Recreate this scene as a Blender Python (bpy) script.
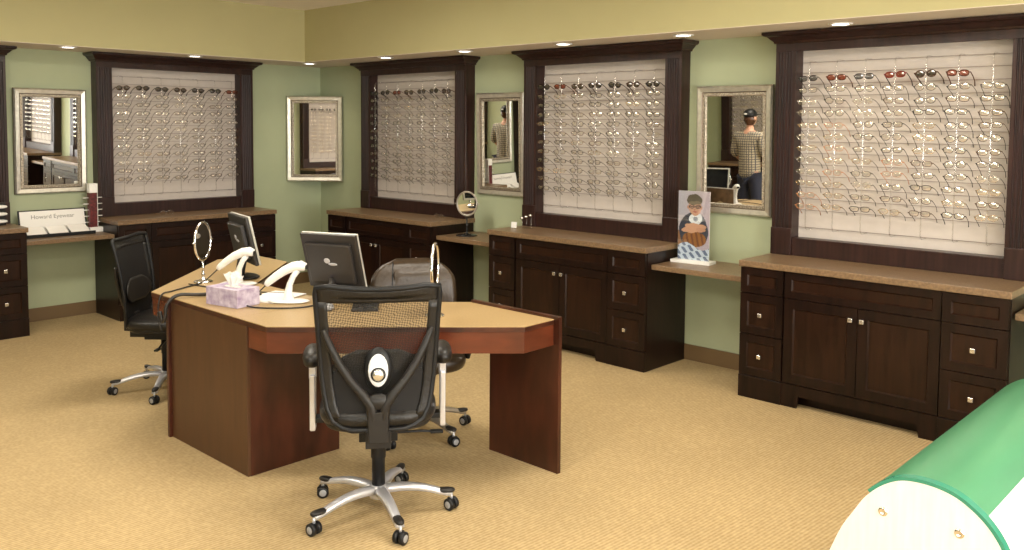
import bpy, math, random
from mathutils import Vector, Matrix
random.seed(7)
PI = math.pi
scn = bpy.context.scene
for o in list(bpy.data.objects): bpy.data.objects.remove(o)

# ------------------------------------------------------------------ camera
CAM = (8.4542, -5.7718, 1.7727)
def make_camera():
    f, yaw, pitch, roll, py = 871.67, .7554, -.0624, .0076, 182.41
    fw = Vector((-math.sin(yaw)*math.cos(pitch), math.cos(yaw)*math.cos(pitch), math.sin(pitch)))
    rt = Vector((math.cos(yaw), math.sin(yaw), 0)); up = rt.cross(fw)
    r2 = math.cos(roll)*rt + math.sin(roll)*up
    u2 = -math.sin(roll)*rt + math.cos(roll)*up
    cd = bpy.data.cameras.new('camera'); co = bpy.data.objects.new('camera', cd)
    scn.collection.objects.link(co)
    m = Matrix((r2, u2, -fw)).transposed().to_4x4(); m.translation = Vector(CAM)
    co.matrix_world = m
    cd.sensor_fit = 'HORIZONTAL'; cd.sensor_width = 36; cd.lens = f/1024*36
    cd.shift_y = (py-275)/1024; cd.clip_start = .02
    scn.camera = co
make_camera()

# ------------------------------------------------------------------ world, lights, exposure
scn.view_settings.view_transform = 'Standard'; scn.view_settings.look = 'None'
scn.view_settings.gamma = 1; scn.view_settings.use_curve_mapping = False
scn.view_settings.exposure = 0.08
w = bpy.data.worlds.new('daylight'); scn.world = w; w.use_nodes = True
w.node_tree.nodes['Background'].inputs[0].default_value = (.8, .9, 1, 1)
w.node_tree.nodes['Background'].inputs[1].default_value = 1.5
CEIL = 2.976; SOF = 2.44; BACK = -7.5; EAST = 13.0
def area(name, loc, rot, sx, sy, power, col):
    l = bpy.data.lights.new(name, 'AREA'); l.shape = 'RECTANGLE'; l.size = sx; l.size_y = sy
    l.energy = power; l.color = col
    o = bpy.data.objects.new(name, l); scn.collection.objects.link(o)
    o.location = loc; o.rotation_euler = rot
    return o
ADDED_TROFFERS = [(3.1, -2.6), (3.1, -5.2), (6.0, -2.6), (6.0, -5.2), (8.9, -2.6), (8.9, -5.2), (11.4, -3.9)]  # unseen ceiling panels, added for general room light
TROFFER_POWER = 40
WARM = (1.0, .93, .80)
area('added_window_fill', (9.0, BACK+.06, 1.45), (PI/2, 0, 0), 4.2, 1.7, 330, (1.0, .97, .93)).rotation_euler = (PI/2, 0, PI)  # added lamp at the unseen back window, standing in for a camera flash
area('added_window_fill', (EAST-.06, -4.2, 1.45), (0, PI/2, 0), 1.7, 4.2, 340, (1.0, .97, .93))  # added lamp at the unseen east window, brightens left wall and soffit
DOWN_POWER = 9

# ------------------------------------------------------------------ materials
def nmat(name):
    m = bpy.data.materials.new(name); m.use_nodes = True
    nt = m.node_tree; b = nt.nodes['Principled BSDF']
    return m, nt, b
def mat(name, col, rough=.5, metal=0, emit=0, alpha=1, spec=None, noise=0, nscale=30, bump=0, coat=0, stretch=None, col2=None, ndetail=4):
    m, nt, b = nmat(name)
    b.inputs['Base Color'].default_value = (*col, 1); b.inputs['Roughness'].default_value = rough
    b.inputs['Metallic'].default_value = metal
    if spec is not None: b.inputs['Specular IOR Level'].default_value = spec
    if coat: b.inputs['Coat Weight'].default_value = coat; b.inputs['Coat Roughness'].default_value = .15
    if emit: b.inputs['Emission Color'].default_value = (*col, 1); b.inputs['Emission Strength'].default_value = emit
    if noise or bump:
        tc = nt.nodes.new('ShaderNodeTexCoord'); mp = nt.nodes.new('ShaderNodeMapping')
        if stretch: mp.inputs['Scale'].default_value = stretch
        nz = nt.nodes.new('ShaderNodeTexNoise'); nz.inputs['Scale'].default_value = nscale; nz.inputs['Detail'].default_value = ndetail
        nt.links.new(tc.outputs['Object'], mp.inputs[0]); nt.links.new(mp.outputs[0], nz.inputs['Vector'])
        if noise:
            r = nt.nodes.new('ShaderNodeValToRGB')
            r.color_ramp.elements[0].position = .3; r.color_ramp.elements[1].position = .7
            c2 = col2 or tuple(min(1, c*(1+noise)) for c in col)
            c1 = tuple(c*(1-noise) for c in col) if not col2 else col
            r.color_ramp.elements[0].color = (*c1, 1); r.color_ramp.elements[1].color = (*c2, 1)
            nt.links.new(nz.outputs[0], r.inputs[0]); nt.links.new(r.outputs[0], b.inputs['Base Color'])
        if bump:
            bp = nt.nodes.new('ShaderNodeBump'); bp.inputs['Strength'].default_value = bump; bp.inputs['Distance'].default_value = .01
            nt.links.new(nz.outputs[0], bp.inputs['Height']); nt.links.new(bp.outputs[0], b.inputs['Normal'])
    return m
def glassy(name, tint, gloss=.12, rough=.02, gcol=(1,1,1)):
    m, nt, b = nmat(name); nt.nodes.remove(b)
    out = nt.nodes['Material Output']; t = nt.nodes.new('ShaderNodeBsdfTransparent'); g = nt.nodes.new('ShaderNodeBsdfGlossy')
    t.inputs[0].default_value = (*tint, 1); g.inputs['Roughness'].default_value = rough; g.inputs[0].default_value = (*gcol, 1)
    mx = nt.nodes.new('ShaderNodeMixShader'); mx.inputs[0].default_value = gloss
    nt.links.new(t.outputs[0], mx.inputs[1]); nt.links.new(g.outputs[0], mx.inputs[2]); nt.links.new(mx.outputs[0], out.inputs[0])
    return m
M = {}
M['wall'] = mat('sage_green_paint', (.42, .465, .30), .7, noise=.03, nscale=3, bump=.0)
M['soffit'] = mat('khaki_green_paint', (.49, .45, .235), .7, noise=.02, nscale=3)
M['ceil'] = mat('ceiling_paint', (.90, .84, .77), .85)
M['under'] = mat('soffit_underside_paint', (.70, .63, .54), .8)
M['base'] = mat('brown_baseboard', (.16, .10, .045), .5)
M['wood'] = mat('espresso_wood', (.0105, .0040, .0026), .30, noise=.55, nscale=5, stretch=(7, 7, .6), spec=.32)
M['woodp'] = mat('espresso_wood_panel', (.0175, .0062, .0030), .30, noise=.45, nscale=6, stretch=(6, 6, .6), spec=.32)
M['frame'] = mat('espresso_frame_wood', (.026, .0100, .0078), .34, noise=.5, nscale=5, stretch=(7, 7, .5), spec=.42)
M['cherry'] = mat('cherry_wood', (.052, .0135, .0065), .28, noise=.45, nscale=3.5, stretch=(3, 3, .8), spec=.5)
M['cherryfront'] = mat('cherry_apron_wood', (.105, .024, .0095), .25, noise=.3, nscale=4, stretch=(1, 1, 3), spec=.5)
M['hubpanel'] = mat('brown_wood_panel', (.075, .031, .012), .4, noise=.15, nscale=7, stretch=(3, 3, .5))
M['laminate'] = mat('tan_speckled_laminate', (.19, .12, .065), .36, noise=.28, nscale=70, spec=.5)
M['lamedge'] = mat('tan_laminate_edge', (.21, .125, .06), .4, noise=.25, nscale=60)
M['desktop'] = mat('tan_desk_laminate', (.40, .275, .130), .36, noise=.10, nscale=90, spec=.5)
M['board'] = mat('pale_panel', (.56, .50, .455), .55, noise=.03, nscale=20)
M['wire'] = mat('dark_wire', (.16, .12, .10), .4, .6)
M['rod'] = glassy('clear_acrylic_rod', (.94, .94, .94), .13, .10)
M['nickel'] = mat('satin_nickel', (.75, .74, .70), .22, .9)
M['chrome'] = mat('chrome', (.85, .85, .86), .07, 1)
M['silver'] = mat('silver_paint', (.62, .62, .66), .3, .55)
M['pewter'] = mat('pewter', (.42, .38, .33), .3, .7)
M['mirror'] = mat('mirror_glass', (.86, .86, .84), .012, 1)
M['mframe'] = mat('champagne_silver_leaf', (.74, .70, .62), .30, .8, noise=.12, nscale=25)
M['mtrim'] = mat('ornate_silver_trim', (.40, .35, .28), .42, .8, noise=.6, nscale=90, bump=.8)
M['mside'] = mat('frame_side_bronze', (.14, .10, .065), .4, .4)
M['black'] = mat('black_plastic', (.009, .009, .010), .42, spec=.3)
M['blackgloss'] = mat('gloss_black', (.01, .01, .012), .15)
M['darkgrey'] = mat('dark_grey_plastic', (.015, .013, .012), .45, spec=.35)
M['monitor'] = mat('monitor_shell', (.030, .026, .024), .38)
M['bezel'] = mat('monitor_bezel', (.55, .54, .48), .35, .2)
M['screen'] = mat('dark_screen', (.006, .007, .009), .12)
M['leather'] = mat('black_leather', (.010, .0085, .0075), .40, spec=.4, bump=.25, nscale=60)
M['brownleather'] = mat('dark_brown_leather', (.036, .022, .011), .34, spec=.42, bump=.2, nscale=50)
M['white'] = mat('white_plastic', (.86, .85, .82), .35)
M['paper'] = mat('white_paper', (.85, .83, .80), .7)
M['tissuebox'] = mat('lilac_floral_box', (.30, .22, .36), .6, noise=.1, nscale=26, col2=(.62, .56, .66))
M['green'] = mat('green_laminate', (.082, .285, .150), .32, noise=.08, nscale=8, stretch=(1, .2, 1))
M['greenedge'] = mat('teal_edge', (.045, .26, .17), .25)
M['whitewood'] = mat('whitewashed_wood', (.84, .83, .79), .45, noise=.06, nscale=9, stretch=(5, 5, .5))
M['blue'] = mat('blue_connector', (.01, .03, .4), .4)
M['cable'] = mat('black_cable', (.02, .017, .015), .5)
M['red'] = mat('maroon_column', (.10, .012, .014), .4, noise=.6, nscale=55)
M['lamp'] = mat('lit_lamp', (1, .95, .85), .5, emit=9)
M['troffer'] = mat('added_lit_diffuser', (1, .93, .82), .5, emit=4)  # glow of the added ceiling panels
M['wheel'] = mat('grey_wheel_disc', (.30, .30, .31), .4)
M['oval'] = mat('white_lumbar_dial', (.78, .80, .84), .3)
M['skin'] = mat('skin', (.55, .30, .20), .55)
M['denim'] = mat('dark_trousers', (.02, .025, .05), .8)
M['glass'] = glassy('window_glass', (.95, .97, .97), .08)
M['lensclear'] = glassy('clear_lens', (.97, .96, .94), .30, .07, (1, .95, .85))
M['lensdark'] = glassy('dark_lens', (.10, .08, .07), .16, .06)
M['lensred'] = glassy('red_brown_lens', (.40, .07, .03), .14, .06)
M['lensgrey'] = glassy('grey_blue_lens', (.16, .17, .20), .18, .06)
def mk_checkmesh():
    m, nt, b = nmat('black_mesh_fabric')
    b.inputs['Base Color'].default_value = (.014, .012, .010, 1); b.inputs['Roughness'].default_value = .6
    out = nt.nodes['Material Output']; t = nt.nodes.new('ShaderNodeBsdfTransparent'); mx = nt.nodes.new('ShaderNodeMixShader')
    tc = nt.nodes.new('ShaderNodeTexCoord'); mp = nt.nodes.new('ShaderNodeMapping'); mp.inputs['Rotation'].default_value = (0, .6, 0)
    ck = nt.nodes.new('ShaderNodeTexChecker'); ck.inputs['Scale'].default_value = 130
    ck.inputs[1].default_value = (.78, .78, .78, 1); ck.inputs[2].default_value = (.28, .28, .28, 1)
    nt.links.new(tc.outputs['Object'], mp.inputs[0]); nt.links.new(mp.outputs[0], ck.inputs[0])
    nt.links.new(ck.outputs[0], mx.inputs[0]); nt.links.new(b.outputs[0], mx.inputs[1]); nt.links.new(t.outputs[0], mx.inputs[2])
    nt.links.new(mx.outputs[0], out.inputs[0]); return m
M['mesh'] = mk_checkmesh()
M['meshdense'] = mat('dense_black_mesh', (.010, .009, .009), .6, spec=.25)
def mk_carpet():
    m, nt, b = nmat('tan_loop_carpet'); b.inputs['Roughness'].default_value = .95; b.inputs['Specular IOR Level'].default_value = .1
    tc = nt.nodes.new('ShaderNodeTexCoord'); L = nt.links.new
    w1 = nt.nodes.new('ShaderNodeTexWave'); w1.inputs['Scale'].default_value = 17; w1.inputs['Distortion'].default_value = .7; w1.inputs['Detail Scale'].default_value = 3
    mp = nt.nodes.new('ShaderNodeMapping'); mp.inputs['Rotation'].default_value = (0, 0, .06)
    w2 = nt.nodes.new('ShaderNodeTexVoronoi'); w2.inputs['Scale'].default_value = 55
    n = nt.nodes.new('ShaderNodeTexNoise'); n.inputs['Scale'].default_value = 1.2; n.inputs['Detail'].default_value = 2
    L(tc.outputs['Object'], mp.inputs[0]); L(mp.outputs[0], w1.inputs['Vector']); L(tc.outputs['Object'], w2.inputs['Vector']); L(tc.outputs['Object'], n.inputs['Vector'])
    r1 = nt.nodes.new('ShaderNodeValToRGB'); r1.color_ramp.elements[0].color = (.365, .260, .126, 1); r1.color_ramp.elements[1].color = (.60, .452, .245, 1)
    ad = nt.nodes.new('ShaderNodeMath'); ad.operation = 'MULTIPLY_ADD'; ad.inputs[1].default_value = .55
    L(w2.outputs['Distance'], ad.inputs[0])
    m2 = nt.nodes.new('ShaderNodeMath'); m2.operation = 'MULTIPLY'; m2.inputs[1].default_value = .55; L(w1.outputs['Fac'], m2.inputs[0]); L(m2.outputs[0], ad.inputs[2])
    L(ad.outputs[0], r1.inputs[0])
    mx = nt.nodes.new('ShaderNodeMix'); mx.data_type = 'RGBA'; mx.blend_type = 'MULTIPLY'; mx.inputs[0].default_value = .25
    L(r1.outputs[0], mx.inputs[6]); L(n.outputs[0], mx.inputs[7]); L(mx.outputs[2], b.inputs['Base Color'])
    bp = nt.nodes.new('ShaderNodeBump'); bp.inputs['Strength'].default_value = .4; bp.inputs['Distance'].default_value = .006
    L(ad.outputs[0], bp.inputs['Height']); L(bp.outputs[0], b.inputs['Normal']); return m
M['carpet'] = mk_carpet()
def mk_plaid():
    m, nt, b = nmat('plaid_shirt'); b.inputs['Roughness'].default_value = .8; L = nt.links.new
    tc = nt.nodes.new('ShaderNodeTexCoord'); a = nt.nodes.new('ShaderNodeTexBrick')
    a.inputs['Scale'].default_value = 14; a.offset = 0; a.inputs['Mortar Size'].default_value = .07; a.inputs['Brick Width'].default_value = .5; a.inputs['Row Height'].default_value = .5
    a.inputs['Color1'].default_value = (.50, .44, .32, 1); a.inputs['Color2'].default_value = (.42, .36, .26, 1); a.inputs['Mortar'].default_value = (.07, .07, .08, 1)
    mp = nt.nodes.new('ShaderNodeMapping'); mp.inputs['Rotation'].default_value = (PI/2, 0, 0)
    L(tc.outputs['Object'], mp.inputs[0]); L(mp.outputs[0], a.inputs[0]); L(a.outputs[0], b.inputs['Base Color']); return m
M['plaid'] = mk_plaid()
def mk_vcol():
    m, nt, b = nmat('printed_picture'); b.inputs['Roughness'].default_value = .35
    a = nt.nodes.new('ShaderNodeVertexColor'); a.layer_name = 'print'
    nt.links.new(a.outputs[0], b.inputs['Base Color']); return m
M['print'] = mk_vcol()
M['backprint'] = mat('brown_print', (.16, .09, .045), .5, noise=.4, nscale=18); M['backarch'] = mat('tan_print', (.50, .36, .20), .5)

# ------------------------------------------------------------------ mesh builder
class MB:
    def __init__(s): s.v = []; s.f = []; s.m = []; s.s = []; s.mats = []
    def mi(s, m):
        m = M[m] if isinstance(m, str) else m
        if m not in s.mats: s.mats.append(m)
        return s.mats.index(m)
    def add(s, vs, fs, m, smooth=False, T=None):
        k = len(s.v); i = s.mi(m)
        for p in vs:
            p = Vector(p)
            s.v.append(tuple(T @ p) if T is not None else tuple(p))
        for f in fs: s.f.append([k+a for a in f]); s.m.append(i); s.s.append(smooth)
        return s
    def box(s, x0, x1, y0, y1, z0, z1, m, T=None):
        vs = [(x, y, z) for x in (x0, x1) for y in (y0, y1) for z in (z0, z1)]
        fs = [(0,1,3,2), (4,6,7,5), (0,4,5,1), (2,3,7,6), (0,2,6,4), (1,5,7,3)]
        return s.add(vs, fs, m, False, T)
    def prism(s, poly, z0, z1, m, T=None, smooth=False):
        n = len(poly)
        vs = [(x, y, z0) for x, y in poly] + [(x, y, z1) for x, y in poly]
        s.add(vs, [(i, (i+1) % n, n+(i+1) % n, n+i) for i in range(n)], m, smooth, T)
        return s.add(vs, [tuple(range(n-1, -1, -1)), tuple(range(n, 2*n))], m, False, T)
    def prismy(s, poly, y0, y1, m, T=None, smooth=False):   # polygon in x,z swept along y
        R = Matrix(((1,0,0,0), (0,0,-1,0), (0,1,0,0), (0,0,0,1)))
        R = (T @ R) if T is not None else R
        return s.prism(poly, -y0, -y1, m, R, smooth)
    def tube(s, pts, r, m, n=8, closed=False, caps=True, T=None, flat=1.0, upv=None):
        P = [Vector(p) for p in pts]; N = len(P); vs = []; fs = []
        rr = r if isinstance(r, (list, tuple)) else [r]*N
        ref = None
        for i in range(N):
            a = P[(i-1) % N] if (closed or i > 0) else P[0]; b = P[(i+1) % N] if (closed or i < N-1) else P[-1]
            t = (b-a).normalized()
            if ref is None:
                ref = Vector(upv) if upv else (Vector((0,0,1)) if abs(t.z) < .9 else Vector((1,0,0)))
            u = (ref - t*ref.dot(t))
            if u.length < 1e-5: u = t.orthogonal()
            u.normalize(); ref = u; v = t.cross(u)
            for k in range(n):
                an = 2*PI*k/n
                vs.append(P[i] + rr[i]*(math.cos(an)*u*flat + math.sin(an)*v))
        for i in range(N if closed else N-1):
            for k in range(n):
                a = i*n+k; b = i*n+(k+1) % n; c = ((i+1) % N)*n+(k+1) % n; d = ((i+1) % N)*n+k
                fs.append((a, b, c, d))
        if caps and not closed:
            fs.append(tuple(range(n-1, -1, -1))); fs.append(tuple((N-1)*n+k for k in range(n)))
        return s.add(vs, fs, m, True, T)
    def lathe(s, prof, m, n=20, c=(0,0,0), T=None):
        vs = []; fs = []; K = len(prof)
        for k in range(n):
            a = 2*PI*k/n
            for r, z in prof: vs.append((c[0]+max(r, 1e-4)*math.cos(a), c[1]+max(r, 1e-4)*math.sin(a), c[2]+z))
        for k in range(n):
            for i in range(K-1): fs.append((k*K+i, ((k+1) % n)*K+i, ((k+1) % n)*K+i+1, k*K+i+1))
        return s.add(vs, fs, m, True, T)
    def ell(s, c, r, m, n=16, k=10, p=1.0, T=None):
        vs = []; fs = []
        sg = lambda x: math.copysign(abs(x)**p, x)
        for i in range(k+1):
            t = -PI/2 + PI*i/k
            for j in range(n):
                a = 2*PI*j/n
                vs.append((c[0]+r[0]*sg(math.cos(t))*sg(math.cos(a)), c[1]+r[1]*sg(math.cos(t))*sg(math.sin(a)), c[2]+r[2]*sg(math.sin(t))))
        for i in range(k):
            for j in range(n): fs.append((i*n+j, i*n+(j+1) % n, (i+1)*n+(j+1) % n, (i+1)*n+j))
        return s.add(vs, fs, m, True, T)
    def grid(s, fn, nu, nv, m, smooth=True, T=None):
        vs = [fn(i/nu, j/nv) for i in range(nu+1) for j in range(nv+1)]
        fs = [(i*(nv+1)+j, (i+1)*(nv+1)+j, (i+1)*(nv+1)+j+1, i*(nv+1)+j+1) for i in range(nu) for j in range(nv)]
        return s.add(vs, fs, m, smooth, T)
    def data(s, name):
        me = bpy.data.meshes.new(name); me.from_pydata(s.v, [], s.f)
        for m in s.mats: me.materials.append(m)
        me.polygons.foreach_set('material_index', s.m); me.polygons.foreach_set('use_smooth', s.s)
        me.validate(); me.update(); return me
    def build(s, name, parent=None, bevel=0, solid=0, sub=0, kind=None):
        o = bpy.data.objects.new(name, s.data(name)); scn.collection.objects.link(o)
        if parent: o.parent = parent
        if solid:
            q = o.modifiers.new('thick', 'SOLIDIFY'); q.thickness = solid; q.offset = 0
        if bevel:
            q = o.modifiers.new('bevel', 'BEVEL'); q.width = bevel; q.segments = 2; q.limit_method = 'ANGLE'; q.angle_limit = .7
        if sub:
            q = o.modifiers.new('sub', 'SUBSURF'); q.levels = sub; q.render_levels = sub
        if kind: o['kind'] = kind
        return o
def tag(o, label, cat, group=None):
    o['label'] = label; o['category'] = cat
    if group: o['group'] = group
    return o
def thing(name, label, cat, loc=(0,0,0), rz=0, group=None):
    o = bpy.data.objects.new(name, None); scn.collection.objects.link(o)
    o.location = loc; o.rotation_euler = (0, 0, rz); o.empty_display_size = .1
    return tag(o, label, cat, group)
def copy_tree(o, parent=None):
    c = o.copy(); scn.collection.objects.link(c)
    if parent: c.parent = parent
    for ch in list(o.children): copy_tree(ch, c)
    return c

# ------------------------------------------------------------------ room shell
def slab(name, boxes, m):
    b = MB()
    for q in boxes: b.box(*q, m)
    return b.build(name, kind='structure')
slab('floor', [(-.12, EAST+.12, BACK-.12, .12, -.1, 0)], 'carpet')
slab('ceiling', [(-.12, EAST+.12, BACK-.12, .12, CEIL, CEIL+.1)], 'ceil')
slab('wall_left', [(-.12, 0, BACK-.12, .12, 0, CEIL)], 'wall')
slab('wall_right', [(0, EAST+.12, 0, .12, 0, CEIL)], 'wall')
WX0, WX1, WZ0, WZ1 = 6.9, 11.1, .6, 2.3
WZ0_, WZ1_ = WZ0, WZ1
slab('wall_back', [(-.12, WX0, BACK-.12, BACK, 0, CEIL), (WX1, EAST+.12, BACK-.12, BACK, 0, CEIL), (WX0, WX1, BACK-.12, BACK, 0, WZ0), (WX0, WX1, BACK-.12, BACK, WZ1, CEIL)], 'wall')
EY0, EY1 = -6.3, -2.1
slab('wall_east', [(EAST, EAST+.12, BACK, EY0, 0, CEIL), (EAST, EAST+.12, EY1, 0, 0, CEIL), (EAST, EAST+.12, EY0, EY1, 0, WZ0_), (EAST, EAST+.12, EY0, EY1, WZ1_, CEIL)], 'wall')
wf = MB()
for y in (EY0, EY0+1.4, EY0+2.8, EY1-.05): wf.box(EAST+.02, EAST+.08, y, y+.05, WZ0_, WZ1_, 'white')
for z_ in (WZ0_, WZ1_-.05): wf.box(EAST+.02, EAST+.08, EY0, EY1, z_, z_+.05, 'white')
we = wf.build('added_window_2', kind='structure')  # unseen window, added to light the left wall and soffit
MB().box(EAST+.05, EAST+.055, EY0, EY1, WZ0_, WZ1_, 'glass').build('pane', we)
wf = MB()
for x in (WX0, WX0+1.4, WX0+2.8, WX1-.05): wf.box(x, x+.05, BACK-.08, BACK-.02, WZ0, WZ1, 'white')
for z in (WZ0, WZ1-.05): wf.box(WX0, WX1, BACK-.08, BACK-.02, z, z+.05, 'white')
wfo = wf.build('added_window_1', kind='structure')  # unseen window, added as a source for the frontal light
MB().box(WX0, WX1, BACK-.055, BACK-.05, WZ0, WZ1, 'glass').build('pane', wfo)
DS = .59
# dropped soffits along both display walls
def soffit(name, x0, x1, y0, y1):
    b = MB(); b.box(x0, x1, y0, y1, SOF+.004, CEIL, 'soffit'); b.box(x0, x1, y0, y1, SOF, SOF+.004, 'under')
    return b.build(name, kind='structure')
soffit('trim_1', DS, EAST, -DS, 0)
soffit('trim_2', 0, DS, BACK, 0)
b = MB(); b.box(0, EAST, -.015, 0, 0, .12, 'base'); b.build('baseboard_right', kind='structure', bevel=.003)
b = MB(); b.box(0, .015, BACK, -.015, 0, .12, 'base'); b.build('baseboard_left', kind='structure', bevel=.003)
b = MB(); b.box(.015, EAST, BACK, BACK+.015, 0, .12, 'base'); b.build('baseboard_back', kind='structure', bevel=.003)

# unseen ceiling troffers added for general light (above the frame) and soffit downlights
for i, (x, y) in enumerate(ADDED_TROFFERS):
    t = thing('added_ceiling_troffer', 'added white ceiling light panel, over the %s' % ['desk\'s left end', 'plaid-shirted person', 'floor right of the desk', 'floor between window and desk', 'green-topped table side', 'window side of the room', 'far east end of the room'][i], 'ceiling light', (x, y, CEIL), 0, 'added ceiling light panels')
    f = MB()
    for q in ((-.31, -.29, -.61, .61), (.29, .31, -.61, .61), (-.29, .29, -.61, -.59), (-.29, .29, .59, .61)): f.box(*q, -.03, 0, 'white')
    f.build('frame', t); MB().box(-.29, .29, -.59, .59, -.012, -.006, 'troffer').build('diffuser', t)
    area('added_troffer_fill', (x, y, CEIL-.035), (0, 0, 0), .56, 1.16, TROFFER_POWER, WARM)  # added fill lamp under each unseen panel
DL = [(.49, -.466, 'in the corner of the two soffits'), (1.79, -.476, 'above the board beside the corner'), (2.89, -.48, 'right of the board nearest the corner'),
      (3.98, -.445, 'above the middle board of the right wall'), (5.06, -.41, 'above the right end of the middle board'), (6.17, -.36, 'above the rightmost board'),
      (7.3, -.36, 'beyond the right end of the rightmost board'), (.49, -2.9, 'above the mirror on the left wall'), (.45, -1.73, 'above the board on the left wall'), (.47, -4.0, 'near the left edge of the left wall')]
for x, y, t_ in DL:
    t = thing('downlight', 'small round lit downlight in the soffit ' + t_, 'downlight', (x, y, SOF), 0, 'soffit downlights')
    MB().lathe([(.052, 0), (.075, 0), (.075, -.006), (.056, -.008), (.052, -.003), (.052, 0)], 'white', 24).build('trim_ring', t)
    MB().lathe([(0, -.004), (.053, -.004), (.053, 0), (0, 0)], 'lamp', 20).build('lamp_face', t)
    l = bpy.data.lights.new('downlight_lamp', 'SPOT'); l.energy = DOWN_POWER; l.spot_size = 1.9; l.spot_blend = .8; l.shadow_soft_size = .045; l.color = (1, .87, .66)
    o = bpy.data.objects.new('downlight_lamp', l); scn.collection.objects.link(o); o.location = (x, y, SOF-.02)

# ------------------------------------------------------------------ cabinets
W = 1.6; XL = .305; XR = 1.253; CT = .914; CB = .872
def shaker(b, x0, x1, z0, z1, y, rail=.05, flat=False):
    # y = front plane of the piece; 18 mm thick
    if x1-x0 < .2 or z1-z0 < .14: rail = .032
    rail = min(rail, (z1-z0)*.28)
    for q in ((x0, x0+rail, z0, z1), (x1-rail, x1, z0, z1), (x0+rail, x1-rail, z0, z0+rail), (x0+rail, x1-rail, z1-rail, z1)):
        b.box(q[0], q[1], y, y+.018, q[2], q[3], 'wood')
    # sloped bevel into the recess
    a, c, d = x0+rail, x1-rail, .008
    e, g = z0+rail, z1-rail
    vs = [(a, y, e), (c, y, e), (c, y, g), (a, y, g), (a+d, y+.01, e+d), (c-d, y+.01, e+d), (c-d, y+.01, g-d), (a+d, y+.01, g-d)]
    b.add(vs, [(0,1,5,4), (1,2,6,5), (2,3,7,6), (3,0,4,7)], 'woodp')
    b.add(vs, [(4,5,6,7)], 'woodp')
def knob(parent, x, y, z):
    k = MB(); k.box(-.005, .005, -.022, 0, -.005, .005, 'nickel'); k.box(-.014, .014, -.032, -.020, -.014, .014, 'nickel')
    o = k.build('knob', parent, bevel=.004); o.location = (x, y, z); return o
def make_cabinet(label, loc, rz):
    t = thing('base_cabinet', label, 'cabinet', loc, rz, 'dark base cabinets along the walls')
    b = MB()
    b.box(0, .018, -.53, -.016, 0, CB, 'wood'); b.box(W-.018, W, -.53, -.016, 0, CB, 'wood'); b.box(.018, W-.018, -.53, -.016, .12, CB-.001, 'wood')
    b.box(.018, W-.018, -.45, -.03, .0, .12, 'wood')
    b.build('body', t)
    for x0, x1 in ((0, XL), (XR, W)):
        p = MB(); p.box(x0, x1, -.556, -.53, 0, .147, 'wood'); p.build('plinth', t, bevel=.002)
        yf = -.556
        p = MB(); shaker(p, x0+.004, x1-.004, .702, CB-.004, yf); p.box(x0+.004, x1-.004, yf+.018, -.53, .702, CB-.004, 'wood'); p.build('drawer_front', t)
        for z0, z1 in ((.43, .697), (.152, .425)):
            p = MB(); shaker(p, x0+.004, x1-.004, z0, z1, yf); p.box(x0+.004, x1-.004, yf+.018, -.53, z0, z1, 'wood')
            d = p.build('drawer', t); knob(d, (x0+x1)/2, yf+.009, (z0+z1)/2)
    yc = -.548
    p = MB(); shaker(p, XL+.004, XR-.004, .702, CB-.004, yc, .045); p.box(XL+.004, XR-.004, yc+.018, -.53, .702, CB-.004, 'wood'); p.build('drawer_front', t)
    mid = (XL+XR)/2
    for x0, x1, kx in ((XL+.004, mid-.002, mid-.035), (mid+.002, XR-.004, mid+.035)):
        p = MB(); shaker(p, x0, x1, .152, .697, yc, .06); p.box(x0, x1, yc+.018, -.53, .152, .697, 'wood')
        d = p.build('door', t); knob(d, kx, yc, .627)
    p = MB()
    poly = [(XL, 0), (XL+.10, 0), (XL+.115, .075), (XL+.14, .085), (XR-.14, .085), (XR-.115, .075), (XR-.10, 0), (XR, 0), (XR, .147), (XL, .147)]
    # arched toe rail: built from convex pieces
    p.prismy([(XL, 0), (XL+.10, 0), (XL+.115, .075), (XL+.115, .147), (XL, .147)], -.55, -.53, 'wood')
    p.prismy([(XR-.10, 0), (XR, 0), (XR, .147), (XR-.115, .147), (XR-.115, .075)], -.55, -.53, 'wood')
    p.prismy([(XL+.115, .078), (XR-.115, .078), (XR-.115, .147), (XL+.115, .147)], -.55, -.53, 'wood')
    p.build('toe_rail', t)
    return t
def make_counter(label, loc, rz):
    b = MB(); b.box(-.008, W+.008, -.568, 0, CB+.001, CT, 'laminate')
    o = b.build('countertop', bevel=.004); o.location = loc; o.rotation_euler = (0, 0, rz)
    return tag(o, label, 'countertop', 'tan laminate countertops on the cabinets')

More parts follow.
